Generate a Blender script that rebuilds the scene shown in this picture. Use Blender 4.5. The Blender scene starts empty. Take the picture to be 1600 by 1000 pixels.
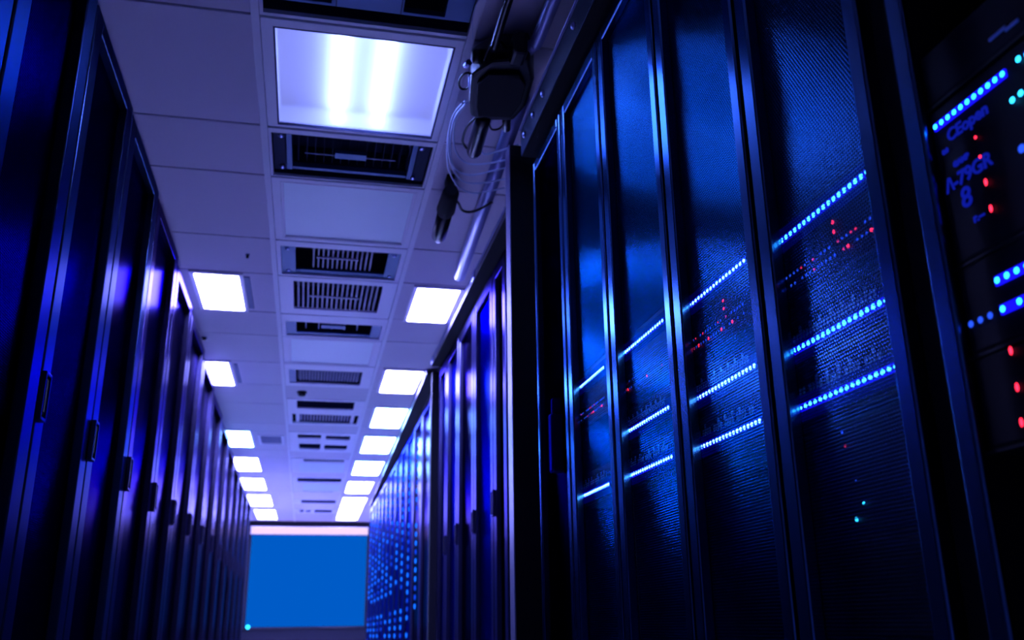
import bpy, bmesh, math, random
from mathutils import Vector, Matrix
random.seed(7)

S = 1.62          # metres in one unit of the survey (camera to ceiling)
ZC = 0.90         # height of the camera above the floor
CEIL = ZC + S
COL = bpy.context.scene.collection


def P(x, y, z):
    return Vector((x * S, y * S, ZC + z * S))


# ------------------------------------------------------------------ materials
def new_mat(name):
    m = bpy.data.materials.new(name)
    m.use_nodes = True
    nt = m.node_tree
    for n in list(nt.nodes):
        nt.nodes.remove(n)
    out = nt.nodes.new('ShaderNodeOutputMaterial')
    return m, nt, out


def principled(name, col, rough=.5, metal=0., spec=.5, bump=0., bscale=200., aniso=0., noise=0., stretch=(1, 1, 1), coat=0., edge=None):
    m, nt, out = new_mat(name)
    b = nt.nodes.new('ShaderNodeBsdfPrincipled')
    b.inputs['Base Color'].default_value = (*col, 1)
    b.inputs['Roughness'].default_value = rough
    b.inputs['Metallic'].default_value = metal
    b.inputs['Specular IOR Level'].default_value = spec
    b.inputs['Coat Weight'].default_value = coat
    if edge:
        b.inputs['Specular Tint'].default_value = (*edge, 1)
    if aniso:
        b.inputs['Anisotropic'].default_value = aniso
    if bump or noise:
        tc = nt.nodes.new('ShaderNodeTexCoord')
        mp = nt.nodes.new('ShaderNodeMapping')
        mp.inputs['Scale'].default_value = stretch
        nz = nt.nodes.new('ShaderNodeTexNoise')
        nz.inputs['Scale'].default_value = bscale
        nz.inputs['Detail'].default_value = 4
        nt.links.new(tc.outputs['Object'], mp.inputs['Vector'])
        nt.links.new(mp.outputs[0], nz.inputs['Vector'])
        if bump:
            bp = nt.nodes.new('ShaderNodeBump')
            bp.inputs['Strength'].default_value = bump
            bp.inputs['Distance'].default_value = .002
            nt.links.new(nz.outputs['Fac'], bp.inputs['Height'])
            nt.links.new(bp.outputs[0], b.inputs['Normal'])
        if noise:
            mr = nt.nodes.new('ShaderNodeMapRange')
            mr.inputs['To Min'].default_value = max(0, rough - noise)
            mr.inputs['To Max'].default_value = rough + noise
            nt.links.new(nz.outputs['Fac'], mr.inputs['Value'])
            nt.links.new(mr.outputs[0], b.inputs['Roughness'])
    nt.links.new(b.outputs[0], out.inputs['Surface'])
    return m


def emitter(name, col, strength):
    m, nt, out = new_mat(name)
    e = nt.nodes.new('ShaderNodeEmission')
    e.inputs['Color'].default_value = (*col, 1)
    e.inputs['Strength'].default_value = strength
    nt.links.new(e.outputs[0], out.inputs['Surface'])
    return m


def perforated(name, col, rough, pitch=.0052, rad=.34, metal=1., bump=.6, edge=None):
    """sheet metal punched with a hexagonal field of round holes (open where punched)"""
    m, nt, out = new_mat(name)
    N, L = nt.nodes, nt.links
    tc = N.new('ShaderNodeTexCoord')
    sp = N.new('ShaderNodeSeparateXYZ')
    L.new(tc.outputs['Object'], sp.inputs[0])

    def math_(op, a, b=None):
        n = N.new('ShaderNodeMath')
        n.operation = op
        for i, v in enumerate((a, b)):
            if v is None:
                continue
            if isinstance(v, (int, float)):
                n.inputs[i].default_value = v
            else:
                L.new(v, n.inputs[i])
        return n.outputs[0]
    u = math_('DIVIDE', sp.outputs['Y'], pitch)
    v = math_('DIVIDE', sp.outputs['Z'], pitch * 1.7320508)

    def dist(off):
        fu = math_('SUBTRACT', math_('FRACT', math_('ADD', u, off)), .5)
        fv = math_('MULTIPLY', math_('SUBTRACT', math_('FRACT', math_('ADD', v, off)), .5), 1.7320508)
        return math_('SQRT', math_('ADD', math_('MULTIPLY', fu, fu), math_('MULTIPLY', fv, fv)))
    d = math_('MINIMUM', dist(0.), dist(.5))
    hole = math_('LESS_THAN', d, rad)
    b = N.new('ShaderNodeBsdfPrincipled')
    b.inputs['Base Color'].default_value = (*col, 1)
    b.inputs['Roughness'].default_value = rough
    b.inputs['Metallic'].default_value = metal
    if edge:
        b.inputs['Specular Tint'].default_value = (*edge, 1)
    bp = N.new('ShaderNodeBump')
    bp.inputs['Strength'].default_value = bump
    bp.inputs['Distance'].default_value = .001
    L.new(d, bp.inputs['Height'])
    L.new(bp.outputs[0], b.inputs['Normal'])
    t = N.new('ShaderNodeBsdfTransparent')
    mx = N.new('ShaderNodeMixShader')
    L.new(hole, mx.inputs[0])
    L.new(b.outputs[0], mx.inputs[1])
    L.new(t.outputs[0], mx.inputs[2])
    L.new(mx.outputs[0], out.inputs['Surface'])
    return m


LT = (.27, .285, 1.0)       # colour of the blue-white ceiling lamps
M = {}
M['ceiling'] = principled('ceiling_tile_white', (.70, .63, .74), .85, bump=.15, bscale=400)
M['gap'] = principled('ceiling_gap_dark', (.05, .05, .12), .9)
M['tbar'] = principled('ceiling_bar_white', (.86, .82, .92), .45)
M['fixture'] = principled('fixture_white', (.90, .85, .97), .4)
M['reflector'] = principled('lamp_reflector', (.33, .29, .29), .6)
M['frosted'] = principled('frosted_panel', (.86, .95, 1.0), .35)
M['floor'] = principled('floor_vinyl', (.72, .68, .68), .6, bump=.05, bscale=60)
M['wall'] = principled('wall_paint', (.30, .33, .5), .8, bump=.1, bscale=90)
M['darkwall'] = principled('dark_trim', (.006, .006, .015), .6)
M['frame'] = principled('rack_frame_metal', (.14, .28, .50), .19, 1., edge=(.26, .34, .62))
M['frameL'] = principled('rack_frame_metal_rough', (.075, .105, .19), .30, 1., edge=(.20, .195, .30))
M['frameF'] = principled('rack_frame_satin', (.09, .08, .16), .27, 1., edge=(.22, .185, .31))
M['frameH'] = principled('rack_frame_blue', (.03, .04, .13), .32, 1., edge=(.08, .10, .40))
M['strip_metal'] = principled('post_edge_metal', (.42, .40, .60), .42, 1.)
M['frameG'] = principled('rack_frame_grey', (.11, .105, .22), .30, 1., edge=(.27, .25, .50))
M['shell'] = principled('rack_shell_black', (.006, .007, .02), .5, .0, spec=.3)
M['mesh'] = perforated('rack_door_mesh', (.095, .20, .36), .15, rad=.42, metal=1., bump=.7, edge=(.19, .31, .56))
M['meshL'] = perforated('rack_door_mesh_fine', (.008, .04, .14), .22, pitch=.006, rad=.38, metal=1., bump=.5, edge=(.03, .07, .22))
M['panel'] = principled('rack_door_dark', (.008, .008, .028), .23, 1., edge=(.15, .125, .28))
M['panelB'] = principled('rack_door_blue', (.002, .009, .11), .36, 1., edge=(.08, .12, .44))
M['black'] = principled('black_plastic', (.004, .004, .010), .28, spec=.35)
M['blackmatt'] = principled('black_matt', (.003, .003, .008), .8, spec=.2)
M['ventmetal'] = principled('vent_metal_blue', (.012, .06, .20), .45, .3)
M['ventdark'] = principled('vent_cavity', (.012, .018, .06), .8, spec=.2)
M['ventmid'] = principled('vent_slat_grey', (.10, .12, .28), .5)
M['traydark'] = principled('tray_side_dark', (.004, .014, .05), .6, spec=.08)
M['slat'] = principled('vent_slat_pale', (.34, .32, .46), .5)
M['tray'] = principled('tray_side_grey', (.16, .14, .20), .6)
M['steel'] = principled('steel', (.45, .5, .85), .28, 1.)
M['conduit'] = principled('conduit_grey', (.24, .25, .50), .38, .4)
M['clear'] = principled('white_cable', (.62, .68, .9), .3, coat=.4)
M['chassis'] = principled('server_face', (.004, .005, .02), .55, .0, spec=.15)
M['mark'] = principled('server_lettering', (.30, .42, 1.0), .5)
M['lamp'] = emitter('ceiling_lamp_diffuser', LT, 125.)
M['lampC'] = emitter('ceiling_lamp_diffuser_cool', (.18, .40, 1.), 100.)
M['tube'] = emitter('fluorescent_tube', (.20, .31, 1.), 50.)
M['strip'] = emitter('end_strip_lamp', (1.0, .72, .98), 1.0)
M['screen'] = emitter('blue_screen', (.000, .105, .57), 1.)
M['led'] = emitter('led_blue_white', (.16, .55, 1.), 11.)
M['led4'] = emitter('led_blue_cyan', (.05, .52, 1.), 8.)
M['ledC'] = emitter('led_cyan', (.02, .50, 1.), 5.)
M['ledD'] = emitter('led_blue_dim', (.02, .09, 1.), 1.3)
M['ledF'] = emitter('led_column_blue', (.005, .13, 1.), 1.9)
M['ledF2'] = emitter('led_column_blue_dim', (.005, .07, 1.), 1.0)
M['ledR'] = emitter('led_red', (1., .02, .06), 4.)
M['ledRd'] = emitter('led_red_dim', (1., .03, .14), 1.3)
M['letter'] = emitter('lettering_led_glow', (.012, .03, 1.), .32)  # printed letters; the LED glow on them is put in as emission
M['lens'] = emitter('led_bar_halo', (.003, .004, 1.), .10)  # soft bloom halo around the LED rows, painted as weak emission
M['bar'] = emitter('led_bar_glow', (.006, .004, 1.), 1.6)


def big_diffuser():
    m, nt, out = new_mat('big_lamp_diffuser')
    r = nt.nodes.new('ShaderNodeBsdfRefraction')
    r.inputs['Roughness'].default_value = .30
    r.inputs['IOR'].default_value = 1.12
    r.inputs['Color'].default_value = (.9, .92, 1, 1)
    e = nt.nodes.new('ShaderNodeEmission')
    e.inputs['Color'].default_value = (.32, .36, 1, 1)
    e.inputs['Strength'].default_value = .20
    a = nt.nodes.new('ShaderNodeAddShader')
    nt.links.new(r.outputs[0], a.inputs[0])
    nt.links.new(e.outputs[0], a.inputs[1])
    nt.links.new(a.outputs[0], out.inputs['Surface'])
    return m


M['bigdiff'] = big_diffuser()


# ------------------------------------------------------------------ mesh building
class MB:
    def __init__(self):
        self.bm = bmesh.new()

    def box(self, a, b, smooth=False):
        x0, x1 = sorted((a[0], b[0])); y0, y1 = sorted((a[1], b[1])); z0, z1 = sorted((a[2], b[2]))
        v = [self.bm.verts.new(p) for p in ((x0, y0, z0), (x1, y0, z0), (x1, y1, z0), (x0, y1, z0),
                                            (x0, y0, z1), (x1, y0, z1), (x1, y1, z1), (x0, y1, z1))]
        for f in ((3, 2, 1, 0), (4, 5, 6, 7), (0, 1, 5, 4), (1, 2, 6, 5), (2, 3, 7, 6), (3, 0, 4, 7)):
            self.bm.faces.new([v[i] for i in f])
        return self

    def tube(self, pts, r, n=12, cap=True):
        pts = [Vector(p) for p in pts]
        rr = r if isinstance(r, (list, tuple)) else [r] * len(pts)
        rings = []
        prev = None
        for i, p in enumerate(pts):
            a = pts[max(0, i - 1)]; b = pts[min(len(pts) - 1, i + 1)]
            t = (b - a).normalized()
            ref = Vector((0, 0, 1)) if abs(t.z) < .9 else Vector((1, 0, 0))
            if prev is None:
                u = t.cross(ref).normalized()
            else:
                u = (prev - t * prev.dot(t)).normalized()
            prev = u
            w = t.cross(u)
            rings.append([self.bm.verts.new(p + (u * math.cos(k * 2 * math.pi / n) + w * math.sin(k * 2 * math.pi / n)) * rr[i]) for k in range(n)])
        for a, b in zip(rings, rings[1:]):
            for k in range(n):
                f = self.bm.faces.new((a[k], a[(k + 1) % n], b[(k + 1) % n], b[k]))
                f.smooth = True
        if cap:
            self.bm.faces.new(rings[0][::-1]); self.bm.faces.new(rings[-1])
        return self

    def ball(self, c, r, seg=10):
        m = Matrix.Translation(Vector(c))
        s = Matrix.Diagonal((*(r if isinstance(r, (tuple, list)) else (r, r, r)), 1))
        g = bmesh.ops.create_uvsphere(self.bm, u_segments=seg, v_segments=max(6, seg // 2 + 1), radius=1, matrix=m @ s)
        for v in g['verts']:
            for f in v.link_faces:
                f.smooth = True
        return self

    def prism(self, poly, z0, z1):
        """vertical prism over a plan polygon"""
        lo = [self.bm.verts.new((x, y, z0)) for x, y in poly]
        hi = [self.bm.verts.new((x, y, z1)) for x, y in poly]
        n = len(poly)
        self.bm.faces.new(lo[::-1]); self.bm.faces.new(hi)
        for i in range(n):
            self.bm.faces.new((lo[i], lo[(i + 1) % n], hi[(i + 1) % n], hi[i]))
        return self

    def plate(self, x0, y0, x1, y1, holes, z0, z1):
        """flat plate with rectangular openings"""
        xs = sorted({x0, x1, *[h[0] for h in holes], *[h[2] for h in holes]})
        ys = sorted({y0, y1, *[h[1] for h in holes], *[h[3] for h in holes]})
        for a, b in zip(xs, xs[1:]):
            for c, d in zip(ys, ys[1:]):
                mx, my = (a + b) / 2, (c + d) / 2
                if any(h[0] < mx < h[2] and h[1] < my < h[3] for h in holes):
                    continue
                self.box((a, c, z0), (b, d, z1))
        bmesh.ops.remove_doubles(self.bm, verts=self.bm.verts[:], dist=1e-5)
        seen = {}
        for f in self.bm.faces:
            seen.setdefault(tuple(sorted(v.index for v in f.verts)) if False else tuple(sorted(round(c, 5) for v in f.verts for c in v.co)), []).append(f)
        kill = [f for fs in seen.values() if len(fs) > 1 for f in fs]
        if kill:
            bmesh.ops.delete(self.bm, geom=kill, context='FACES')
        return self

    def build(self, name, mat, parent=None, bevel=0., loc=None):
        bmesh.ops.recalc_face_normals(self.bm, faces=self.bm.faces[:])
        me = bpy.data.meshes.new(name)
        self.bm.to_mesh(me); self.bm.free()
        me.materials.append(M[mat])
        o = bpy.data.objects.new(name, me)
        COL.objects.link(o)
        if loc is not None:
            o.location = loc
        if parent is not None:
            o.parent = parent
        if bevel:
            md = o.modifiers.new('edge', 'BEVEL')
            md.width = bevel; md.segments = 2; md.limit_method = 'ANGLE'
        return o


def empty(name, loc, label, cat, group=None):
    o = bpy.data.objects.new(name, None)
    o.empty_display_size = .1
    COL.objects.link(o)
    o.location = loc
    return tag(o, label, cat, group)


def tag(o, label, cat, group=None):
    o['label'] = label
    o['category'] = cat
    if group:
        o['group'] = group
    return o


def struct(o):
    o['kind'] = 'structure'
    return o


def copy_to(o, parent, loc):
    c = o.copy()
    COL.objects.link(c)
    c.parent = parent
    c.location = loc
    return c


ORD = ['first', 'second', 'third', 'fourth', 'fifth', 'sixth', 'seventh', 'eighth', 'ninth', 'tenth', 'eleventh',
       'twelfth', 'thirteenth', 'fourteenth', 'fifteenth', 'sixteenth']

# ------------------------------------------------------------------ the room
XW0, XW1, YW0, YW1 = -1.75, 1.85, -2.2, 9.62 * S
struct(MB().box((XW0, YW0, -.1), (XW1, YW1, 0)).build('floor', 'floor'))
struct(MB().box((XW0 - .1, YW0, 0), (XW0, YW1, CEIL + .3)).build('wall_left', 'wall'))
struct(MB().box((XW1, YW0, 0), (XW1 + .1, YW1, CEIL + .3)).build('wall_right', 'wall'))
struct(MB().box((XW0, YW0 - .1, 0), (XW1, YW0, CEIL + .3)).build('wall_back', 'wall'))
struct(MB().box((XW0, YW1, 0), (XW1, YW1 + .1, CEIL + .3)).build('wall_end', 'darkwall'))

# ceiling: tiles with dark joints, open where a centre unit sits
CX = (-.515, -.138, .237, .614)
JY = [-1.3, -.9, -.55, -.17, .08, .46, .69, 1.015, 1.392, 1.769, 1.999, 2.378, 2.650, 3.01, 3.275, 3.640, 4.005, 4.378, 4.83, 5.05, 5.60, 5.87, 6.44, 6.76, 7.37,
      7.66, 8.34, 8.9, 9.6]
CENTRE_TILE = [(-1.3, -.9), (-.9, -.55), (-.55, -.17), (-.17, .08), (.08, .46), (.46, .69), (.69, 1.015), (4.005, 4.25), (4.83, 5.03),
               (5.62, 5.86), (6.44, 6.64), (7.42, 7.86), (8.14, 8.52), (8.84, 9.6)]
tiles = MB()
g = .0026 * S


def tile(x0, y0, x1, y1):
    tiles.box((x0 * S + g, y0 * S + g, CEIL), (x1 * S - g, y1 * S - g, CEIL + .012))


for a, b in zip(JY, JY[1:]):
    tile(XW0 / S, a, CX[0], b); tile(CX[0], a, CX[1], b); tile(CX[2], a, CX[3], b); tile(CX[3], a, XW1 / S, b)
for a, b in CENTRE_TILE:
    tile(CX[1], a, CX[2], b)
struct(tiles.build('ceiling', 'ceiling', bevel=.003))
slab = MB()
slab.box((XW0, YW0, CEIL + .02), (CX[1] * S, YW1, CEIL + .3))
slab.box((CX[2] * S, YW0, CEIL + .02), (XW1, YW1, CEIL + .3))
slab.box((CX[1] * S, YW0, CEIL + .22), (CX[2] * S, YW1, CEIL + .3))
for a, b in CENTRE_TILE:
    slab.box((CX[1] * S, a * S, CEIL + .02), (CX[2] * S, b * S, CEIL + .22))
struct(slab.build('ceiling_deck', 'gap'))
for i, x in enumerate((CX[1], CX[2])):
    struct(MB().box((x * S - .012, YW0, CEIL - .004), (x * S + .012, YW1, CEIL + .02)).build('trim_%d' % (i + 1), 'tbar', bevel=.002))

# ------------------------------------------------------------------ ceiling units of the centre strip
ZF = CEIL - .002       # underside of the face plates


def bx(o, x0, y0, x1, y1, z0, z1):
    """box in survey x/y, height in metres above the ceiling plane, local to o"""
    return (x0 * S - o.x, y0 * S - o.y, CEIL + z0 - o.z), (x1 * S - o.x, y1 * S - o.y, CEIL + z1 - o.z)


def unit(name, y0, y1, label, cat, holes, group=None, cavity=.14, plate='fixture'):
    c = Vector((.0495 * S, (y0 + y1) / 2 * S, CEIL))
    r = empty(name, c, label, cat, group)
    m = MB()
    xa, xb = (CX[1] * S + .013) - c.x, (CX[2] * S - .013) - c.x
    m.plate(xa, y0 * S + .006 - c.y, xb, y1 * S - .006 - c.y,
            [(h[0] * S - c.x, h[1] * S - c.y, h[2] * S - c.x, h[3] * S - c.y) for h in holes], -.003, .010)
    m.build('face_frame', plate, r, bevel=.002)
    if cavity:
        for q in holes:
            h = MB()
            e = .004
            X0, Y0, X1, Y1 = q[0] - e, q[1] - e, q[2] + e, q[3] + e
            h.box(*bx(c, X0, Y0, X1, Y1, cavity - .01, cavity))
            h.box(*bx(c, X0, Y0, X0 + e, Y1, .010, cavity)); h.box(*bx(c, X1 - e, Y0, X1, Y1, .010, cavity))
            h.box(*bx(c, X0, Y0, X1, Y0 + e, .010, cavity)); h.box(*bx(c, X0, Y1 - e, X1, Y1, .010, cavity))
            h.build('housing', 'ventdark', r)
    return r, c


def part(r, c, name, mat, *rects, z0=0., z1=.02, bevel=.002):
    m = MB()
    for q in rects:
        m.box(*bx(c, *q, z0, z1))
    return m.build(name, mat, r, bevel=bevel)


def screw(r, c, x, y, z=.0):
    m = MB().ball((x * S - c.x, y * S - c.y, z), (.011, .011, .006), 12)
    return m.build('screw', 'steel', r)


# A: blue-grey unit with two square inlets (nearest the camera)
h = (-.124, 1.03, .229, 1.380)
r, c = unit('air_conditioner', 1.015, 1.392, 'blue-grey ceiling air unit with two square black inlets, nearer than the big lamp', 'air conditioner', [h])
m = MB()
pl = (-.124, 1.03, .229, 1.354)
inl = [(-.077, 1.14, -.011, 1.346), (.112, 1.14, .183, 1.346)]
m.plate(pl[0] * S - c.x, pl[1] * S - c.y, pl[2] * S - c.x, pl[3] * S - c.y, [(q[0] * S - c.x, q[1] * S - c.y, q[2] * S - c.x, q[3] * S - c.y) for q in inl], .012, .03)
m.build('cover_panel', 'ventmetal', r, bevel=.002)
part(r, c, 'seam', 'ventdark', (-.0035, 1.03, -.0015, 1.352), (.1065, 1.03, .1085, 1.352), z0=.0105, z1=.013, bevel=0)

# C: dark vent with side bars and a centre plate
h = (-.124, 1.792, .223, 1.990)
r, c = unit('ceiling_vent', 1.769, 1.999, 'dark recessed ceiling vent with four corner screws, directly beyond the big lamp', 'vent', [h])
for x0, x1 in ((-.094, -.081), (.180, .192)):
    part(r, c, 'side_bar', 'ventmetal', (x0, 1.800, x1, 1.966), z0=.006, z1=.03)
part(r, c, 'end_bar', 'ventmetal', (-.081, 1.953, .180, 1.966), z0=.010, z1=.03)
part(r, c, 'nameplate', 'ventmetal', (.012, 1.868, .082, 1.894), z0=.006, z1=.022)
part(r, c, 'cross_rod', 'ventmid', (-.055, 1.907, .150, 1.9105), z0=.030, z1=.034, bevel=0)
part(r, c, 'slats', 'ventdark', *[(-.070 + i * .019, 1.80, -.068 + i * .019, 1.952) for i in range(14)], z0=.035, z1=.075, bevel=0)
for x, y in ((-.104, 1.812), (.200, 1.812), (-.104, 1.956), (.196, 1.956)):
    screw(r, c, x, y, .006)
for x0, x1 in ((-.122, -.095), (.193, .221)):
    part(r, c, 'corner_plate', 'ventdark', (x0, 1.796, x1, 1.98), z0=.014, z1=.03)

# D and H: unlit frosted panels
for (y0, y1, hh, lab) in ((1.999, 2.378, (-.103, 2.028, .207, 2.349), 'unlit frosted ceiling panel, the larger and nearer one, between two dark vents'),
                          (3.275, 3.640, (-.101, 3.298, .200, 3.622), 'unlit frosted ceiling panel, the smaller and farther one, beyond the narrow dark vent')):
    r, c = unit('ceiling_light', y0, y1, lab, 'ceiling light', [hh], cavity=0, group='unlit frosted panels of the ceiling strip')
    part(r, c, 'diffuser', 'frosted', (hh[0] - .002, hh[1] - .002, hh[2] + .002, hh[3] + .002), z0=.004, z1=.016)
    part(r, c, 'inner_rim', 'tbar', (hh[0] - .004, hh[1] - .008, hh[2] + .004, hh[1] - .004), (hh[0] - .004, hh[3] + .004, hh[2] + .004, hh[3] + .008), (hh[0] - .008, hh[1] - .008, hh[0] - .004, hh[3] + .008), (hh[2] + .004, hh[1] - .008, hh[2] + .008, hh[3] + .008), z0=-.005, z1=-.002)

# E: dark vent with white slats in its middle
h = (-.118, 2.418, .215, 2.634)
r, c = unit('ceiling_vent', 2.378, 2.650, 'dark ceiling vent whose middle holds pale slats between two blue side plates', 'vent', [h])
for x0, x1 in ((-.118, -.078), (.180, .215)):
    part(r, c, 'side_plate', 'ventmetal', (x0, 2.418, x1, 2.634), z0=.006, z1=.02)
part(r, c, 'end_bar', 'ventmetal', (-.078, 2.606, .180, 2.634), z0=.008, z1=.02)
part(r, c, 'slats', 'slat', *[(-.030 + i * .0137, 2.422, -.0258 + i * .0137, 2.604) for i in range(13)], z0=.022, z1=.05, bevel=0)
part(r, c, 'cross_rod', 'slat', (-.02, 2.512, .10, 2.520), z0=.015, z1=.022, bevel=0)
for x, y in ((-.100, 2.445), (.198, 2.445), (-.100, 2.612), (.198, 2.612)):
    screw(r, c, x, y, .004)

# F: white framed grille
h = (-.086, 2.690, .185, 2.950)
r, c = unit('air_grille', 2.650, 3.010, 'white framed ceiling grille with a row of long pale slats', 'grille', [h])
part(r, c, 'slats', 'slat', *[(-.0745 + i * .0152, 2.690, -.0695 + i * .0152, 2.950) for i in range(17)], z0=.006, z1=.04, bevel=0)
part(r, c, 'cross_rod', 'slat', (-.04, 2.822, .12, 2.832), z0=.000, z1=.006, bevel=0)

# G: narrow dark vent
h = (-.116, 3.090, .215, 3.256)
r, c = unit('ceiling_vent', 3.010, 3.275, 'narrow dark ceiling vent between the white grille and a frosted panel', 'vent', [h])
for x0, x1 in ((-.116, -.080), (.180, .215)):
    part(r, c, 'side_plate', 'ventmetal', (x0, 3.09, x1, 3.256), z0=.006, z1=.02)
part(r, c, 'end_bar', 'ventmetal', (-.080, 3.228, .180, 3.256), z0=.008, z1=.02)
part(r, c, 'nameplate', 'ventmetal', (.005, 3.140, .09, 3.175), z0=.010, z1=.02)
part(r, c, 'slats', 'ventmid', *[(-.05 + i * .045, 3.10, -.046 + i * .045, 3.225) for i in range(5)], z0=.03, z1=.06, bevel=0)

# I: egg-crate vent
h = (-.113, 3.726, .185, 3.954)
r, c = unit('air_grille', 3.640, 4.005, 'ceiling grille with a fine dark egg-crate core and one blue side plate', 'grille', [h])
part(r, c, 'side_plate', 'ventmetal', (-.113, 3.726, -.086, 3.954), z0=.006, z1=.02)
part(r, c, 'egg_crate', 'ventmid', *[(-.070 + i * .0125, 3.73, -.0665 + i * .0125, 3.95) for i in range(20)],
     *[(-.08, 3.755 + i * .04, .18, 3.762 + i * .04) for i in range(5)], z0=.016, z1=.045, bevel=0)

# detector on the plain tile after it
d = empty('smoke_detector', Vector((-.061 * S, 4.11 * S, CEIL)), 'small dark round detector on a plain ceiling tile after the egg-crate grille', 'smoke detector')
MB().tube([(0, 0, -.001), (0, 0, -.012)], .036, 24).build('base', 'black', d)
MB().tube([(0, 0, -.012), (0, 0, -.03), (0, 0, -.036)], [.028, .026, .014], 24).build('sensor_head', 'black', d)

# K: twin slots
r, c = unit('ceiling_vent', 4.25, 4.83, 'ceiling vent with one black slot and one slatted slot, after the round detector', 'vent',
            [(-.085, 4.28, .182, 4.448), (-.109, 4.57, .216, 4.785)])
part(r, c, 'side_plate', 'fixture', (-.092, 4.57, -.074, 4.785), z0=.004, z1=.02)
part(r, c, 'side_plate', 'fixture', (.180, 4.57, .197, 4.785), z0=.004, z1=.02)
part(r, c, 'slats', 'ventmid', *[(-.068 + i * .0155, 4.57, -.062 + i * .0155, 4.785) for i in range(16)], z0=.016, z1=.05, bevel=0)

# L: four openings
r, c = unit('ceiling_vent', 5.03, 5.62, 'ceiling vent with four dark openings set two by two', 'vent',
            [(-.085, 5.09, .042, 5.20), (.068, 5.11, .200, 5.22), (-.078, 5.36, .042, 5.53), (.066, 5.385, .196, 5.525)])
part(r, c, 'slats', 'ventmetal', (-.085, 5.13, .042, 5.15), (.068, 5.15, .2, 5.17), (-.078, 5.41, .042, 5.44), (.066, 5.44, .196, 5.46), z0=.03, z1=.06, bevel=0)

# M, N, O, P: the far ones
r, c = unit('ceiling_vent', 5.86, 6.44, 'pale ceiling panel with a thin dark slot, after the four-opening vent', 'vent', [(-.054, 5.895, .200, 5.975)])
part(r, c, 'pale_panel', 'frosted', (-.078, 6.02, .211, 6.39), z0=-.006, z1=-.002)
r, c = unit('ceiling_vent', 6.64, 7.42, 'ceiling vent with a wide dark slot and a pale panel, fourth from the end', 'vent', [(-.095, 6.68, .214, 6.86), (-.058, 7.34, .17, 7.37)])
part(r, c, 'pale_panel', 'frosted', (-.058, 6.95, .217, 7.32), z0=-.006, z1=-.002)
r, c = unit('ceiling_vent', 7.86, 8.14, 'single dark slot vent in the ceiling, next to last before the blue screen', 'vent', [(-.070, 7.90, .216, 8.10)])
r, c = unit('ceiling_vent', 8.52, 8.84, 'split dark slot vent in the ceiling, nearest the blue screen', 'vent', [(-.081, 8.57, -.050, 8.79), (-.030, 8.62, .011, 8.76), (.048, 8.57, .202, 8.79)])

# faint square grille left of the strip
c = Vector((-.228 * S, 5.27 * S, CEIL))
r = empty('air_grille', c, 'faint square grille in the left ceiling tiles beside the blue-edged lamp', 'grille')
part(r, c, 'frame', 'fixture', (-.30, 5.13, -.16, 5.15), (-.30, 5.39, -.16, 5.41), (-.30, 5.15, -.285, 5.39), (-.175, 5.15, -.16, 5.39), z0=-.008, z1=-.001)
part(r, c, 'slats', 'ventmid', *[(-.285, 5.16 + i * .036, -.175, 5.178 + i * .036) for i in range(6)], z0=-.006, z1=-.001, bevel=0)

# sprinkler heads in the left tiles
for (x, y, lab) in ((-.407, 3.337, 'tiny dark sprinkler head in the left tiles beside the rack tops'), (-.21, 2.499, 'tiny dark sprinkler head in the tile before the nearest left lamp')):
    d = empty('sprinkler_head', Vector((x * S, y * S, CEIL)), lab, 'sprinkler', 'sprinkler heads in the ceiling')
    MB().tube([(0, 0, -.001), (0, 0, -.006)], .018 if x < -.3 else .009, 16).build('flange', 'ventmid', d)
    MB().tube([(0, 0, -.006), (0, 0, -.02)], .012 if x < -.3 else .006, 12).build('nozzle', 'black', d)

# ------------------------------------------------------------------ lamps
# the big lamp: housing, two fluorescent tubes, diffuser, frame
h = (-.106, 1.420, .211, 1.752)
r, c = unit('ceiling_light', 1.392, 1.769, 'large square lit ceiling lamp with two bright tubes showing through', 'ceiling light', [h], cavity=0)
part(r, c, 'diffuser', 'bigdiff', (h[0] - .002, h[1] - .002, h[2] + .002, h[3] + .002), z0=.006, z1=.010, bevel=0)
hb = MB()
X0, Y0, X1, Y1 = h[0] - .004, h[1] - .004, h[2] + .004, h[3] + .004
hb.box(*bx(c, X0, Y0, X1, Y1, .072, .082))
hb.box(*bx(c, X0, Y0, X0 + .003, Y1, .012, .072)); hb.box(*bx(c, X1 - .003, Y0, X1, Y1, .012, .072))
hb.box(*bx(c, X0, Y0, X1, Y0 + .003, .012, .072)); hb.box(*bx(c, X0, Y1 - .003, X1, Y1, .012, .072))
hb.build('housing', 'reflector', r)
for x in (.012, .098):
    MB().tube([(x * S - c.x, (h[1] + .002) * S - c.y, .046), (x * S - c.x, (h[3] - .002) * S - c.y, .046)], .019, 20).build('fluorescent_tube', 'tube', r)
part(r, c, 'inner_rim', 'gap', (h[0] - .003, h[1] - .003, h[2] + .003, h[1]), (h[0] - .003, h[3], h[2] + .003, h[3] + .003), (h[0] - .003, h[1], h[0], h[3]), (h[2], h[1], h[2] + .003, h[3]), z0=-.004, z1=.004, bevel=0)


def lamp(x0, y0, x1, y1, label, mat, group, slot=None):
    c = Vector(((x0 + x1) / 2 * S, (y0 + y1) / 2 * S, CEIL))
    r = empty('ceiling_light', c, label, 'ceiling light', group)
    fr = .014
    part(r, c, 'frame', 'fixture', (x0 - fr, y0 - fr, x1 + fr, y0), (x0 - fr, y1, x1 + fr, y1 + fr), (x0 - fr, y0, x0, y1), (x1, y0, x1 + fr, y1), z0=-.012, z1=-.0005)
    part(r, c, 'diffuser', mat, (x0, y0, x1, y1), z0=-.014, z1=-.002, bevel=.008)
    if slot:
        part(r, c, 'air_slot', 'ventmid', slot, z0=-.006, z1=-.0005, bevel=0)
    return r


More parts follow.
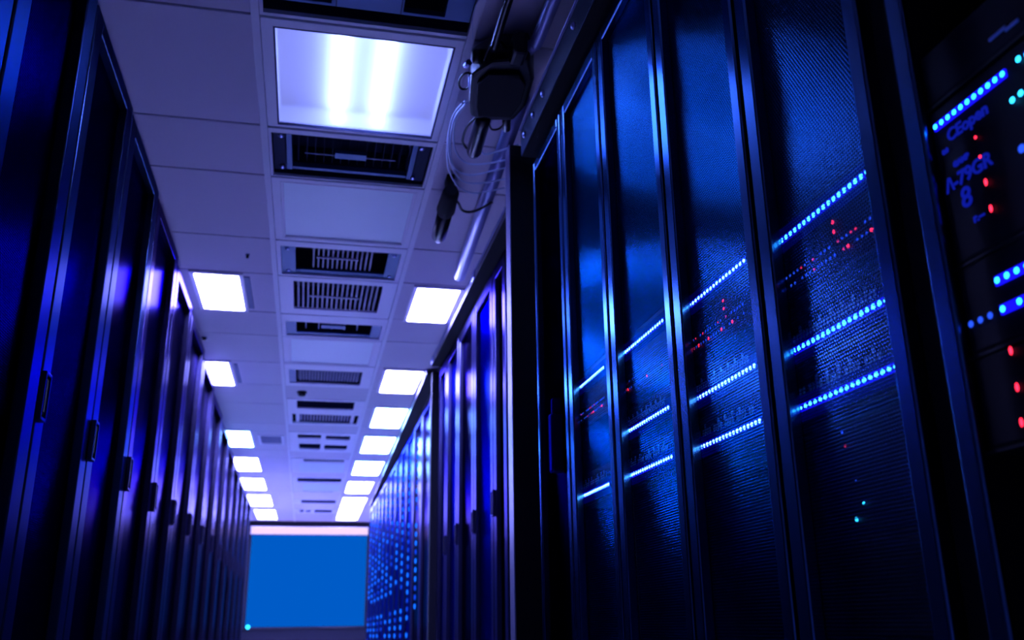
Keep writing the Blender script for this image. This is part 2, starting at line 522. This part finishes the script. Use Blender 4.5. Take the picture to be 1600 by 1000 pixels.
GL = 'lit lamps along the left edge of the ceiling'
GR = 'lit lamps along the right edge of the ceiling'
LL = [(-.372, 2.665, -.245, 2.985), (-.470, 3.650, -.347, 4.015), (-.465, 5.03, -.338, 5.475), (-.484, 5.86, -.332, 6.36),
      (-.494, 6.72, -.331, 7.27), (-.488, 7.60, -.315, 8.27), (-.478, 8.60, -.303, 9.31)]
LR = [(.292, 2.672, .424, 2.999), (.279, 3.662, .428, 4.035), (.289, 4.36, .439, 4.81), (.282, 5.08, .447, 5.575),
      (.275, 5.90, .451, 6.44), (.269, 6.79, .447, 7.362), (.267, 7.68, .456, 8.30), (.265, 8.40, .46, 9.31)]
for i, q in enumerate(LL):
    sl = None
    if i == 0:
        sl = (-.232, 2.68, -.214, 2.97)
    if i == 1:
        sl = (-.328, 3.68, -.314, 3.98)
    lamp(*q, 'lit lamp in the left ceiling tiles, %s from the camera%s' % (ORD[i], ', edged in cyan' if i == 2 else ''), 'lampC' if i == 2 else 'lamp', GL, sl)
for i, q in enumerate(LR):
    lamp(*q, 'lit lamp in the right ceiling tiles, %s from the camera%s' % (ORD[i], ', edged in cyan' if i in (2, 3) else ''), 'lampC' if i in (2, 3, 4) else 'lamp', GR)

# ------------------------------------------------------------------ racks
def rack(side, xf, y0, y1, ztop, label, group, panel='panel', frame='frame', stile=(.035, .035), rail=.05, recess=.022,
         handle=None, depth=.95, category='server rack', open_front=False, shelves=()):
    """xf, y0, y1, ztop in survey units; local frame: x into the rack, y along the row, origin on the floor"""
    ym = (y0 + y1) / 2 * S
    w = (y1 - y0) * S - .003
    H = ZC + ztop * S
    r = empty('server_rack', Vector((side * xf * S, ym, 0)), label, category, group)

    def B(m, x0, ya, z0, x1, yb, z1):
        m.box((side * x0, ya, z0), (side * x1, yb, z1))
    hw = w / 2
    t = .012
    m = MB()
    B(m, recess + .012, -hw, 0.0, depth, -hw + t, H - .004); B(m, recess + .012, hw - t, 0.0, depth, hw, H - .004)
    B(m, recess + .012, -hw + t, H - .004 - t, depth, hw - t, H - .004); B(m, depth - t, -hw + t, .06, depth, hw - t, H - .004 - t)
    B(m, recess + .012, -hw + t, .0, depth, hw - t, .06)
    m.build('cabinet', 'shell', r)
    gp = .005
    f = MB()
    B(f, 0, -hw + gp, .03, recess + .002, -hw + gp + stile[0], H)
    B(f, 0, hw - gp - stile[1], .03, recess + .002, hw - gp, H)
    B(f, 0, -hw + gp + stile[0], H - rail, recess + .002, hw - gp - stile[1], H)
    B(f, 0, -hw + gp + stile[0], .03, recess + .002, hw - gp - stile[1], .09)
    f.build('door_frame', frame, r, bevel=.003)
    if not open_front:
        p = MB()
        B(p, recess, -hw + gp + stile[0] + .0005, .0905, recess + .0015, hw - gp - stile[1] - .0005, H - rail - .0005)
        p.build('door_panel', panel, r)
    if handle:
        kind, yc, zc, hh = handle
        yl = yc * S - ym
        zl = ZC + zc * S
        if kind == 'latch':
            hm = MB()
            B(hm, -.014, yl - .024, zl - hh / 2, 0.0, yl - .018, zl + hh / 2); B(hm, -.014, yl + .018, zl - hh / 2, 0.0, yl + .024, zl + hh / 2)
            B(hm, -.014, yl - .018, zl + hh / 2 - .008, 0.0, yl + .018, zl + hh / 2); B(hm, -.014, yl - .018, zl - hh / 2, 0.0, yl + .018, zl - hh / 2 + .008)
            ho = hm.build('handle', frame, r, bevel=.0015)
            hm = MB()
            B(hm, -.008, yl - .018, zl - hh / 2 + .008, 0.0, yl + .018, zl + hh / 2 - .008)
            B(hm, -.012, yl - .006, zl - hh * .32, -.008, yl + .008, zl + hh * .36)
            hm.build('latch_lever', 'blackmatt', ho, bevel=.001)
        else:
            hm = MB()
            B(hm, -.016, yl - .016, zl - hh / 2, recess, yl + .016, zl + hh * .28)
            B(hm, -.010, yl - .009, zl + hh * .28, recess, yl + .009, zl + hh / 2)
            hm.build('handle', 'panelB', r, bevel=.005)
    if shelves:
        sh = MB()
        for (x0, z0) in shelves:
            B(sh, x0, -hw + t + .001, z0 - .004, depth - .1, hw - t - .001, z0 - .0005)
        sh.build('equipment_shelf', 'shell', r)
    return r


# left row: heights and pitch as surveyed
def interp(x, tab):
    for (a, va), (b, vb) in zip(tab, tab[1:]):
        if x <= b:
            return va + (vb - va) * max(0, (x - a)) / (b - a)
    return tab[-1][1]


XL = .390
TOPL = [(1.5, 2.55), (3.6, 2.55), (4.45, 2.535), (5.9, 2.49), (7.4, 2.40), (8.35, 2.36), (9.64, 2.26), (13.5, 2.06), (17.5, 2.04)]
SL = [1.86, 2.72, 3.59, 4.465, 5.40, 6.37, 7.34, 8.36, 9.42, 10.47, 11.52, 12.57, 13.62, 14.67, 15.72, 16.8]
HL = [.83, .83, .823, .823, .815, .814, .825, .84, .85, .85, .845, .84, .84, .84, .84]
GLR = 'dark blue server racks of the left row'
for i, (a, b) in enumerate(zip(SL, SL[1:])):
    near = i < 3
    desc = ('%s rack in the left row, ' % ORD[i]) + ('with a ribbed perforated door' if near else 'with a dark glossy door')
    if i == len(SL) - 2:
        desc = 'last rack of the left row, beside the blue screen, with a glossy door'
    st = .070
    xl = .345 if i < 2 else XL
    rack(-1, xl, a * xl, b * xl, interp((a + b) / 2, TOPL) * xl, desc, GLR,
         panel='meshL' if near else 'panel', frame='frameL' if i < 4 else 'frameF',
         stile=(st, st), rail=.045, recess=.025, depth=.95,
         handle=('latch', a * XL + .010, HL[i] * XL, .115) if i > 1 else None)

# right row, near part: perforated doors with lit servers behind them
K = .88
XR = .420 * K
TOPR = 2.185 * XR
SR = [4.02, 3.494, 2.943, 2.370, 1.838, 1.338]
GRR = 'near server racks of the right row'
labs = ['dark end rack of the near right row, with a long lever handle and no lights',
        'perforated rack of the near right row, next to the dark end rack',
        'perforated near right rack, third from the black end post, bright highlight at its top',
        'perforated near right rack, second from the open-fronted rack, red specks between light rows',
        'perforated near right rack beside the open-fronted rack, with the widest light rows']
LEDX = .4365 * K
ROWS = [None,
        dict(s=(3.340, 3.012), r1=.8635, rd=.745, r3=.450),
        dict(s=(2.800, 2.436), r1=.851, rd=.735, r2=.5875, r3=.4445),
        dict(s=(2.258, 1.897), r1=.8285, rd=.715, r2=.565, r3=.4345),
        dict(s=(1.742, 1.380), r1=.8035, rd=.702, r2=.547, r3=.4225)]
led_proto = {}


def led_mesh(mat, rad):
    k = (mat, rad)
    if k not in led_proto:
        o = MB().ball((0, 0, 0), (rad * .35, rad, rad), 10).build('led', mat)
        led_proto[k] = o.data
        bpy.data.objects.remove(o)
    return led_proto[k]


def add_led(parent, loc, mat, rad, label=None):
    o = bpy.data.objects.new('led', led_mesh(mat, rad))
    COL.objects.link(o)
    o.parent = parent
    o.location = loc
    if label:
        o['label'] = label
    return o


def server(x, y0, y1, z0, z1, label, group, depth=.45, name='server'):
    """x front face; y0<y1 ; all in survey units"""
    c = Vector((x * S, (y0 + y1) / 2 * S, ZC + z0 * S))
    r = empty(name, c, label, 'server', group)
    hw = (y1 - y0) / 2 * S
    hh = (z1 - z0) * S
    m = MB().box((0.0, -hw, 0), (depth, hw, hh))
    m.build('chassis', 'chassis', r, bevel=.003)
    return r, c


def led_row(r, c, x, ya, yb, z, n, mat, rad, bar=True, lens=True):
    if bar:
        hb = rad * 5
        if lens:  # no real lens: wide dim strip that paints the halo of the row
            MB().box((-.0012, min(ya, yb) * S - c.y - rad * 2, z * S + ZC - c.z - hb), (.0, max(ya, yb) * S - c.y + rad * 2, z * S + ZC - c.z + hb)).build('bar_halo', 'lens', r)
        hb = rad * 1.5
        MB().box((-.0025, min(ya, yb) * S - c.y - rad, z * S + ZC - c.z - hb), (.0, max(ya, yb) * S - c.y + rad, z * S + ZC - c.z + hb)).build('light_bar', 'bar', r)
    for k in range(n):
        y = ya + (yb - ya) * k / (n - 1)
        add_led(r, (-.003, y * S - c.y, z * S + ZC - c.z), mat, rad)


ordn = ['', 'next to the dark end rack', 'third from the end post', 'second from the open rack', 'beside the open rack']
for i in range(5):
    a, b = SR[i + 1], SR[i]
    shelves = []
    cfg = ROWS[i]
    specs = []
    if cfg:
        X = LEDX
        ya, yb = cfg['s'][0] * X - .004, cfg['s'][1] * X
        za = cfg['r1'] * X
        specs.append(('top', cfg['rd'] * X - .016, za + .018, [('row', za), ('dots', cfg['rd'] * X)]))
        z3 = cfg['r3'] * X
        if 'r2' in cfg:
            z2 = cfg['r2'] * X
            specs.append(('middle', z2 - .011, z2 + .026, [('row', z2), ('dash', z2 + .0128)]))
        specs.append(('bottom', z3 - .014, z3 + .030, [('row', z3), ('dash', z3 + .0158)]))
        shelves = [((LEDX - XR) * S, ZC + s[1] * S) for s in specs]
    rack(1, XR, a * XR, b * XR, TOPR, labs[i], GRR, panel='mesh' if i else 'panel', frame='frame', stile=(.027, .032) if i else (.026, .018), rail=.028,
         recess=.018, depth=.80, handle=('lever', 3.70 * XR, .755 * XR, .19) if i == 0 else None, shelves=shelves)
    for (pos, z0, z1, rows) in specs:
        yl0, yl1 = a * XR + .012, b * XR - .012
        r, c = server(LEDX, yl0, yl1, z0, z1, '%s blue-lit server in the perforated right rack %s' % (pos, ordn[i]), 'lit servers in the near right racks')
        for kind, z in rows:
            if kind == 'row':
                led_row(r, c, LEDX, ya, yb, z, 19, 'led4' if i == 4 else 'led', .0035 if i > 2 else .0037)
            elif kind == 'dots':
                rng = random.Random(i * 10 + 3)
                for k in range(22):
                    y = ya + (yb - ya) * (k + .2) / 22
                    for dz in (-.0045, .0045):
                        q = rng.random()
                        if q < .22:
                            continue
                        mt = 'ledR' if (q > .86 and dz < 0) else ('ledRd' if q > .80 else 'ledD')
                        add_led(r, (-.002, y * S - c.y, (z + dz) * S + ZC - c.z), mt, .0022 if mt != 'ledR' else .0028, 'red indicator light' if mt == 'ledR' else None)
                if i > 2:
                    for dy, dz in ((.62, .022), (.62, .014)):
                        add_led(r, (-.002, (ya + (yb - ya) * dy) * S - c.y, (z + dz) * S + ZC - c.z), 'ledR', .0027, 'red indicator light')
            else:
                dm = MB()
                for k in range(24):
                    if (k * 7 + i) % 5 == 0 and pos == 'bottom':
                        continue
                    y = ya + (yb - ya) * (k + .5) / 26
                    z0_ = (z - .006) * S + ZC - c.z
                    yl = y * S - c.y
                    dm.box((-.002, yl - .0018, z0_), (.0005, yl + .0018, z0_ + .010 + (.008 if k % 3 == 0 else 0)))
                dm.build('vent_slots', 'mark', r)
# small status cluster low in the widest-row rack
r, c = server(LEDX, SR[5] * XR + .012, SR[4] * XR - .012, .065 * K, .158 * K, 'dark server with tiny scattered lights, below the widest three light rows', 'lit servers in the near right racks')
for (y, z, mt, rd) in ((.687, .150, 'ledD', .0022), (.685, .138, 'ledRd', .002), (.676, .1075, 'ledD', .0016), (.669, .0885, 'ledC', .002), (.682, .0772, 'ledC', .0030)):
    add_led(r, (-.002, y * K * S - c.y, z * K * S + ZC - c.z), mt, rd)
# its shelf rests on the rack floor frame
MB().box((.0, -.13, -.11), (.40, .13, -.001)).build('support_block', 'shell', r)

# pillar between the near rack and the open rack
f = MB()
f.box((XR * S + .012, 1.285 * XR * S, 0), (XR * S + .55, (SR[5] - .006) * XR * S, ZC + TOPR * S)).build('cable_riser', 'blackmatt')
tag(bpy.data.objects['cable_riser'], 'matt black vertical riser filling the gap before the open rack at right', 'cable riser')

# open rack at the right edge
yo0, yo1 = .264, 1.275 * XR
rack(1, XR, yo0, yo1, TOPR, 'open-fronted rack at the right edge of the photo, with lettered servers', GRR, frame='frame', stile=(.035, .026), open_front=True, recess=.006, depth=.8,
     shelves=[((.436 * K - XR) * S, ZC + q * K * S) for q in (.235, .170, .105, .362)])
GO = 'servers in the open rack'


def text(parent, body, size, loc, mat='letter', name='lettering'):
    cu = bpy.data.curves.new(name, 'FONT')
    cu.body = body
    cu.size = size * K
    cu.extrude = .0006
    cu.offset = .0004
    o = bpy.data.objects.new(name, cu)
    COL.objects.link(o)
    dg = bpy.context.evaluated_depsgraph_get()
    me = bpy.data.meshes.new_from_object(o.evaluated_get(dg))
    bpy.data.objects.remove(o)
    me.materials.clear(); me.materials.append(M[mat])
    t = bpy.data.objects.new(name, me)
    COL.objects.link(t)
    t.parent = parent
    t.location = loc
    # letters stand on a face that looks to -X: they read from far to near (-Y)
    t.rotation_euler = Matrix(((0, 0, -1), (-1, 0, 0), (0, 1, 0))).to_euler()
    return t


XO = .436 * K
yl0, yl1 = yo0 + .012, yo1 - .012
r, c = server(XO, yl0, yl1, .235 * K, .357 * K, 'lettered server with eleven large blue lights, at the right edge of the photo', GO)


def at(y, z, c, dx=-.002):
    return (dx, y * K * S - c.y, z * K * S + ZC - c.z)


led_row(r, c, XO, .5150 * K, .4455 * K, .3428 * K, 11, 'ledC', .0028, lens=False)
for (y, z) in ((.4303, .3443), (.4417, .3207), (.4340, .3212)):
    add_led(r, at(y, z, c, -.003), 'ledC', .0030)
led_row(r, c, XO, .4230 * K, .34 * K, .3432 * K, 10, 'ledC', .0028, lens=False)
for (y, z) in ((.4795, .3144), (.4788, .2992)):
    add_led(r, at(y, z, c), 'ledR', .0016, 'red indicator light')
for (y, z) in ((.4781, .2795), (.4781, .2600)):
    o = add_led(r, at(y, z, c), 'ledR', .0022, 'red indicator light'); o.scale = (1, .8, 1.7)
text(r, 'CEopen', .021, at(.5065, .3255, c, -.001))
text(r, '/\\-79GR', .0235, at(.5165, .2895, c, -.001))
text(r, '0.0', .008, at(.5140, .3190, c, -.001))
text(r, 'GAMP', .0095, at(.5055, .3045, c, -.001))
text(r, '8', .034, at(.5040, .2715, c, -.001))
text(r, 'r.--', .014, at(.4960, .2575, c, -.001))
for (y, z) in ((.443, .286), (.435, .259)):
    add_led(r, at(y, z, c), 'ledD', .0042)
r, c = server(XO, yl0, yl1, .170 * K, .232 * K, 'server with two short rows of cyan lights, under the lettered one', GO)
for k in range(8):
    add_led(r, at(.4839 - k * .0089, .2108, c, -.003), 'ledC', .0030)
for k in range(3):
    o = add_led(r, at(.5153 - k * .0094, .1905, c), 'ledD', .0034)
for k in range(7):
    add_led(r, at(.4838 - k * .0150, .1908, c, -.003), 'ledC', .0030)
MB().box(at(.40, .1875, c, -.0025), at(.4865, .1940, c, 0)).build('light_bar', 'bar', r)
MB().box(at(.40, .2075, c, -.0025), at(.4865, .2140, c, 0)).build('light_bar', 'bar', r)
r, c = server(XO, yl0, yl1, .105 * K, .166 * K, 'server with a stack of three red lights, third down in the open rack', GO)
for (y, z) in ((.4845, .1627), (.4850, .1387), (.4869, .1164)):
    o = add_led(r, at(y, z, c), 'ledR', .0024, 'red indicator light'); o.scale = (1, .8, 1.7)
r, c = server(XO, yl0, yl1, .362 * K, .405 * K, 'dark server above the lettered one, with faint blue slots', GO)
m = MB()
for (y, z, l) in ((.452, .3725, .016), (.437, .3700, .012)):
    m.box(at(y, z, c), at(y - l, z + .0022, c, .0005))
m.build('vent_slots', 'mark', r)

# ------------------------------------------------------------------ end post and the far part of the right row
XE = .363
r = empty('end_post', Vector((XE * S, 1.66 * S, 0)), 'tall black end post with a bright metal edge, between near and far right racks', 'post')
MB().box((.004, -.010, 0), (.112, .055, ZC + .945 * S)).build('post_body', 'blackmatt', r, bevel=.002)
MB().box((0, -.011, .02), (.004, .050, ZC + .945 * S)).build('edge_strip', 'strip_metal', r, bevel=.001)

XF = .480
SF = [4.70, 5.075, 5.720, 6.390, 6.94, 7.42]
GF = 'far server racks of the right row'
fl = ['its door half hidden by that post', 'with a blue-sheened door', 'with a dark door', 'with a pale blue door', 'narrow, against the slim black post']
HF = [.635, .601, .587, .557, .557]
for i, (a, b) in enumerate(zip(SF, SF[1:])):
    rack(1, XF, a * XF, b * XF, 2.02 * XF, '%s rack beyond the black end post, %s' % (ORD[i], fl[i]), GF, panel=['panel', 'panelB', 'panel', 'panelB', 'panelB'][i],
         frame='frameG', stile=(.058, .062), rail=.06, recess=.02, depth=.85, handle=('latch', b * XF - .016, HF[i] * XF, .11) if i < 4 else None)
tag(MB().box((.455 * S, 7.44 * XF * S, 0), (.60 * S, 7.50 * XF * S, ZC + .972 * S)).build('dividing_post', 'blackmatt'), 'slim black post dividing the far right racks from the dotted-light racks', 'post')

XG = .500
SG = [7.92, 8.55, 9.25, 9.90, 10.50, 11.15, 11.80, 12.45, 13.1, 13.75, 14.4, 15.05, 15.75]
GG = 'racks with columns of blue dots at the far end of the right row'
TOPG = [(7.9, 1.93), (10, 1.89), (14, 1.85), (16, 1.84)]
for i, (a, b) in enumerate(zip(SG, SG[1:])):
    dots = i >= 1
    lab = ('%s rack past the slim post, ' % ORD[i]) + ('with a column of blue dots' if dots else 'plain and glossy, no dots')
    r = rack(1, XG, a * XG, b * XG, interp((a + b) / 2, TOPG) * XG, lab, GG, panel='panelB' if i > 1 else 'panel', frame='frameH' if i > 1 else 'frameG', stile=(.044, .046), rail=.04, recess=.015, depth=.8)
    if dots:
        H = ZC + interp((a + b) / 2, TOPG) * XG * S
        rng = random.Random(50 + i)
        n = 28
        top = H - .16
        for k in range(n):
            if rng.random() < .10 or (k in (17, 18) and i > 2):
                continue
            if i == 1 and (k > 19):
                continue
            z = top - k * .066
            o = add_led(r, (-.001, (a * .55 + b * .45 - (a + b) / 2) * XG * S, z), 'ledF' if rng.random() < .6 else 'ledF2', .0165)
            o.scale = (1.2, 1.0, 1.25)

# ------------------------------------------------------------------ end of the aisle
c = P(.02, 9.57, 0)
r = empty('display_screen', Vector((.02 * S, 9.60 * S, ZC)), 'large plain blue screen closing the far end of the aisle', 'screen')
MB().box((-.575 * S, -.05, -.012 * S), (.575 * S, .0, .868 * S)).build('screen_frame', 'blackmatt', r, bevel=.004)
MB().box((-.560 * S, -.056, .002), (.566 * S, -.0505, .862 * S)).build('screen_panel', 'screen', r)
r = empty('strip_light', Vector((.02 * S, 9.60 * S, ZC + .906 * S)), 'long pale pink strip lamp running along the top of the blue screen', 'strip light')
MB().box((-.575 * S, -.06, -.036 * S), (.575 * S, .0, .042 * S)).build('housing', 'fixture', r, bevel=.004)
MB().tube([(-.562 * S, -.07, 0), (.566 * S, -.07, 0)], .052, 16).build('lamp_tube', 'strip', r)
r = empty('low_cabinet', Vector((.05 * S, 9.40 * S, 0)), 'low black cabinet under the blue screen', 'cabinet')
MB().box((-.66 * S, -.25, 0), (.70 * S, .22, ZC - .030)).build('body', 'blackmatt', r, bevel=.006)
MB().box((-.67 * S, -.27, ZC - .029), (.71 * S, .22, ZC - .012)).build('top', 'black', r, bevel=.003)
o = MB().ball((-.545 * S, -.27, ZC + .005), .03, 12).build('indicator_light', 'ledC', r)
struct(MB().box((XW0, YW1 - .10, CEIL - .082), (XW1, YW1 - .001, CEIL - .001)).build('trim_3', 'blackmatt'))

# ------------------------------------------------------------------ cable trays and conduits over the right row
def tray(name, p0, p1, w, h, label, bolts, brackets, side='traydark'):
    a, b = P(*p0), P(*p1)
    d = (b - a).normalized()
    L = (b - a).length
    r = empty(name, a, label, 'cable tray', 'black cable trays over the right racks')
    r.rotation_euler = (0, 0, math.atan2(d.y, d.x) - math.pi / 2)
    m = MB()
    m.box((0, 0, 0), (w, L, .006))
    m.build('tray_base', 'blackmatt', r)
    MB().box((-.004, 0, 0), (0, L, h)).build('side_rail', side, r, bevel=.002)
    MB().box((w, 0, 0), (w + .004, L, h)).build('side_rail', 'shell', r)
    MB().box((-.010, 0, h), (.012, L, h + .004)).build('rail_lip', 'conduit', r, bevel=.001)
    for y in bolts:
        MB().ball((-.006, y * L, h * .5), (.006, .010, .010), 12).build('bolt', 'steel', r)
    for y in brackets:
        MB().box((-.012, y * L - .035, -.004), (-.004, y * L + .035, h + .01)).build('bracket', 'steel', r, bevel=.002)
    return r


tray('cable_tray', (.3515, .62, .826), (.3515, 1.486, .826), .030 * S, .054 * S, 'black cable tray resting over the near right racks, left side bolted', (.58, .80, .88, .96), ())
tray('cable_tray', (.443, 2.05, .974), (.443, 3.50, .974), .050 * S, .016 * S, 'black cable tray above the far right racks, from the end post to the slim post', (), (.32, .96), 'tray')
tray('cable_tray', (.440, 3.62, .974), (.506, 8.05, .974), .050 * S, .016 * S, 'black cable tray above the dotted-light racks at the far right', (), (.015,), 'tray')

# conduits
def thing_tube(name, pts, r, mat, label, cat, group=None, n=14):
    pts = [P(*p) for p in pts]
    c = pts[0].copy()
    o = MB().tube([p - c for p in pts], r, n).build(name, mat, loc=c)
    return tag(o, label, cat, group)


def smooth(pts, sub=6):
    pts = [Vector(p) for p in pts]
    out = []
    n = len(pts)
    for i in range(n - 1):
        p0, p1, p2, p3 = pts[max(0, i - 1)], pts[i], pts[i + 1], pts[min(n - 1, i + 2)]
        for k in range(sub):
            t = k / sub
            out.append(.5 * ((2 * p1) + (-p0 + p2) * t + (2 * p0 - 5 * p1 + 4 * p2 - p3) * t * t + (-p0 + 3 * p1 - 3 * p2 + p3) * t ** 3))
    out.append(pts[-1])
    return out


thing_tube('conduit', [(.360, 1.52, .975), (.395, 2.50, .975)], .027, 'conduit', 'pale conduit from the junction box towards the first right lamp', 'conduit', 'pale conduits')
thing_tube('conduit', smooth([(.336, .60, .955), (.336, .9, .955), (.340, 1.27, .955), (.335, 1.325, .955), (.318, 1.345, .95)]), .019, 'conduit', 'pale conduit entering the junction box from the top edge of the photo', 'conduit', 'pale conduits')
thing_tube('hose', smooth([(.272, .60, .95), (.270, 1.0, .95), (.267, 1.20, .95), (.268, 1.335, .945)]), .0125, 'black', 'black hose running into the junction box from the top of the photo', 'hose')
thing_tube('wire', smooth([(.250, 1.16, .985), (.240, 1.222, .985), (.228, 1.265, .985), (.226, 1.30, .985), (.233, 1.345, .970)]), .0011, 'clear', 'hair-thin pale wire curling beside the black hose', 'wire')

# the junction box
o0 = P(.293, 1.425, .945)
r = empty('junction_box', o0, 'black box with knob and stub tube hanging beside the big lamp', 'junction box')


def lp(x, y, z):
    return P(x, y, z) - o0


def lxy(x, y, z):
    v = lp(x, y, z)
    return (v.x, v.y)


z = .93
poly = [lxy(*p, z) for p in ((.238, 1.395), (.249, 1.480), (.260, 1.528), (.285, 1.540), (.345, 1.528), (.358, 1.47), (.352, 1.385), (.330, 1.325), (.268, 1.345), (.250, 1.372))]
MB().prism(poly, lp(0, 0, .925).z, lp(0, 0, .985).z).build('box_body', 'black', r, bevel=.010)
poly = [lxy(*p, z) for p in ((.252, 1.405), (.262, 1.475), (.272, 1.512), (.335, 1.505), (.343, 1.45), (.338, 1.395), (.318, 1.36), (.266, 1.37))]
MB().prism(poly, lp(0, 0, .917).z, lp(0, 0, .9245).z).build('cover_plate', 'blackmatt', r, bevel=.004)
a, b = lp(.296, 1.345, .94), lp(.322, 1.300, .94)
MB().box((a.x, b.y, a.z - .03), (b.x, a.y, a.z + .04)).build('cable_gland', 'black', r, bevel=.010)
MB().box(tuple(lp(.285, 1.42, .984)), tuple(lp(.320, 1.47, .9995))).build('ceiling_bracket', 'black', r)
MB().tube([lp(.252, 1.352, .94), lp(.236, 1.352, .94), lp(.232, 1.352, .94)], [.021, .021, .013], 18).build('knob', 'black', r)
MB().tube([lp(.232, 1.372, .94), lp(.228, 1.385, .94)], .009, 12).build('knob_cap', 'steel', r)
ring = []
cc = lp(.234, 1.425, .935)
for k in range(25):
    t = k / 24 * 2 * math.pi
    ring.append(cc + Vector((.019 * math.cos(t), .044 * math.sin(t), .0)))
MB().tube(ring, .0035, 8).build('ring', 'black', r)
MB().tube([lp(.241, 1.41, .935), lp(.2455, 1.445, .935)], .006, 10).build('clip', 'steel', r)
MB().tube([lp(.2870, 1.530, .935), lp(.2895, 1.560, .935), lp(.2935, 1.675, .935), lp(.294, 1.688, .935)], [.0255, .0255, .0255, .02], 22).build('stub_tube', 'black', r)
MB().tube([lp(.330, 1.52, .935), lp(.341, 1.575, .935)], .014, 14).build('short_stub', 'black', r)
MB().tube(smooth([lp(.275, 1.53, .93), lp(.262, 1.575, .93), lp(.262, 1.63, .93), lp(.275, 1.66, .93)]), .004, 8).build('loop_cable', 'black', r)
MB().tube(smooth([lp(.302, 1.555, .93), lp(.312, 1.575, .93), lp(.325, 1.570, .93), lp(.332, 1.548, .93)]), .0035, 8).build('loop_cable', 'black', r)
MB().tube(smooth([lp(.255, 1.36, .94), lp(.262, 1.33, .95), lp(.275, 1.318, .95), lp(.29, 1.34, .95)]), .007, 8).build('loop_cable', 'black', r)

# small hanging probe
o1 = P(.283, 1.99, .945)
r = empty('camera_probe', o1, 'small dark cylinder hanging under the ceiling tiles beside the frosted panel', 'camera')
q = lambda x, y: P(x, y, .945) - o1
MB().tube([q(.2795, 1.975), q(.2855, 2.150), q(.2858, 2.165)], [.030, .030, .021], 22).build('barrel', 'black', r)
MB().tube([q(.2775, 1.882), q(.2785, 1.90), q(.2802, 1.99), q(.2806, 2.005)], [.022, .031, .0365, .030], 22).build('collar', 'blackmatt', r)
MB().box(tuple(q(.270, 1.905) + Vector((0, 0, .015))), tuple(q(.288, 1.945) + Vector((0, 0, .085)))).build('mount', 'blackmatt', r, bevel=.003)
thing_tube('cable', smooth([(.292, 1.932, .945), (.304, 1.950, .945), (.318, 1.985, .945), (.338, 2.000, .948), (.360, 1.985, .95), (.385, 1.95, .955)]), .0052, 'black', 'short black lead from the hanging cylinder to the cable tray', 'cable')

# pale cables looping down behind the junction box
loops = [
    [(.240, 1.490, .93), (.229, 1.535, .93), (.231, 1.610, .93), (.249, 1.715, .93), (.285, 1.800, .93), (.330, 1.830, .94), (.392, 1.815, .95)],
    [(.246, 1.490, .93), (.234, 1.560, .935), (.241, 1.660, .935), (.262, 1.745, .93), (.300, 1.775, .93), (.345, 1.770, .94), (.392, 1.755, .95)],
    [(.250, 1.495, .935), (.238, 1.570, .94), (.252, 1.675, .94), (.282, 1.735, .94), (.320, 1.740, .94), (.388, 1.720, .95)],
    [(.246, 1.495, .94), (.233, 1.590, .945), (.238, 1.680, .945), (.258, 1.790, .945), (.292, 1.865, .945), (.335, 1.890, .945), (.400, 1.870, .955)],
    [(.300, 1.640, .935), (.312, 1.680, .935), (.330, 1.690, .94), (.385, 1.660, .95)],
]
ln = ['outermost pale cable looping down from the junction box to the tray', 'second pale cable of the loop below the junction box',
      'inner pale cable of the loop below the junction box', 'lowest pale cable loop, nearest the hanging cylinder', 'short pale cable behind the stub tube of the junction box']
for p, l in zip(loops, ln):
    thing_tube('cable', smooth(p), .0034, 'clear', l, 'cable', 'pale cables looping at the junction box', 8)

# ------------------------------------------------------------------ camera and render look
R = Matrix(((0.97731228, -0.05508578, -0.20451469), (-0.2114445, -0.30994005, -0.92694573), (-0.01232576, 0.94915896, -0.3145558)))
cam = bpy.data.cameras.new('camera')
co = bpy.data.objects.new('camera', cam)
COL.objects.link(co)
co.matrix_world = Matrix.Translation((0, 0, ZC)) @ R.to_4x4()
cam.sensor_fit = 'HORIZONTAL'
cam.sensor_width = 36
cam.lens = 36 * 1433.2 / 1600
cam.clip_start = .05
cam.dof.use_dof = True
cam.dof.focus_distance = 1.65
cam.dof.aperture_fstop = 5.4
sc = bpy.context.scene
sc.camera = co
w = bpy.data.worlds.new('world')
w.use_nodes = True
w.node_tree.nodes['Background'].inputs[0].default_value = (0, 0, 0, 1)
sc.world = w
sc.view_settings.view_transform = 'Standard'
sc.view_settings.look = 'None'
sc.view_settings.exposure = 0.0
sc.view_settings.gamma = 1
sc.view_settings.use_curve_mapping = False
sc.cycles.use_denoising = True
sc.cycles.denoiser = 'OPENIMAGEDENOISE'
sc.cycles.max_bounces = 10
sc.cycles.diffuse_bounces = 6
sc.cycles.glossy_bounces = 6
sc.cycles.transparent_max_bounces = 16
sc.cycles.sample_clamp_indirect = 8
sc.cycles.caustics_reflective = True
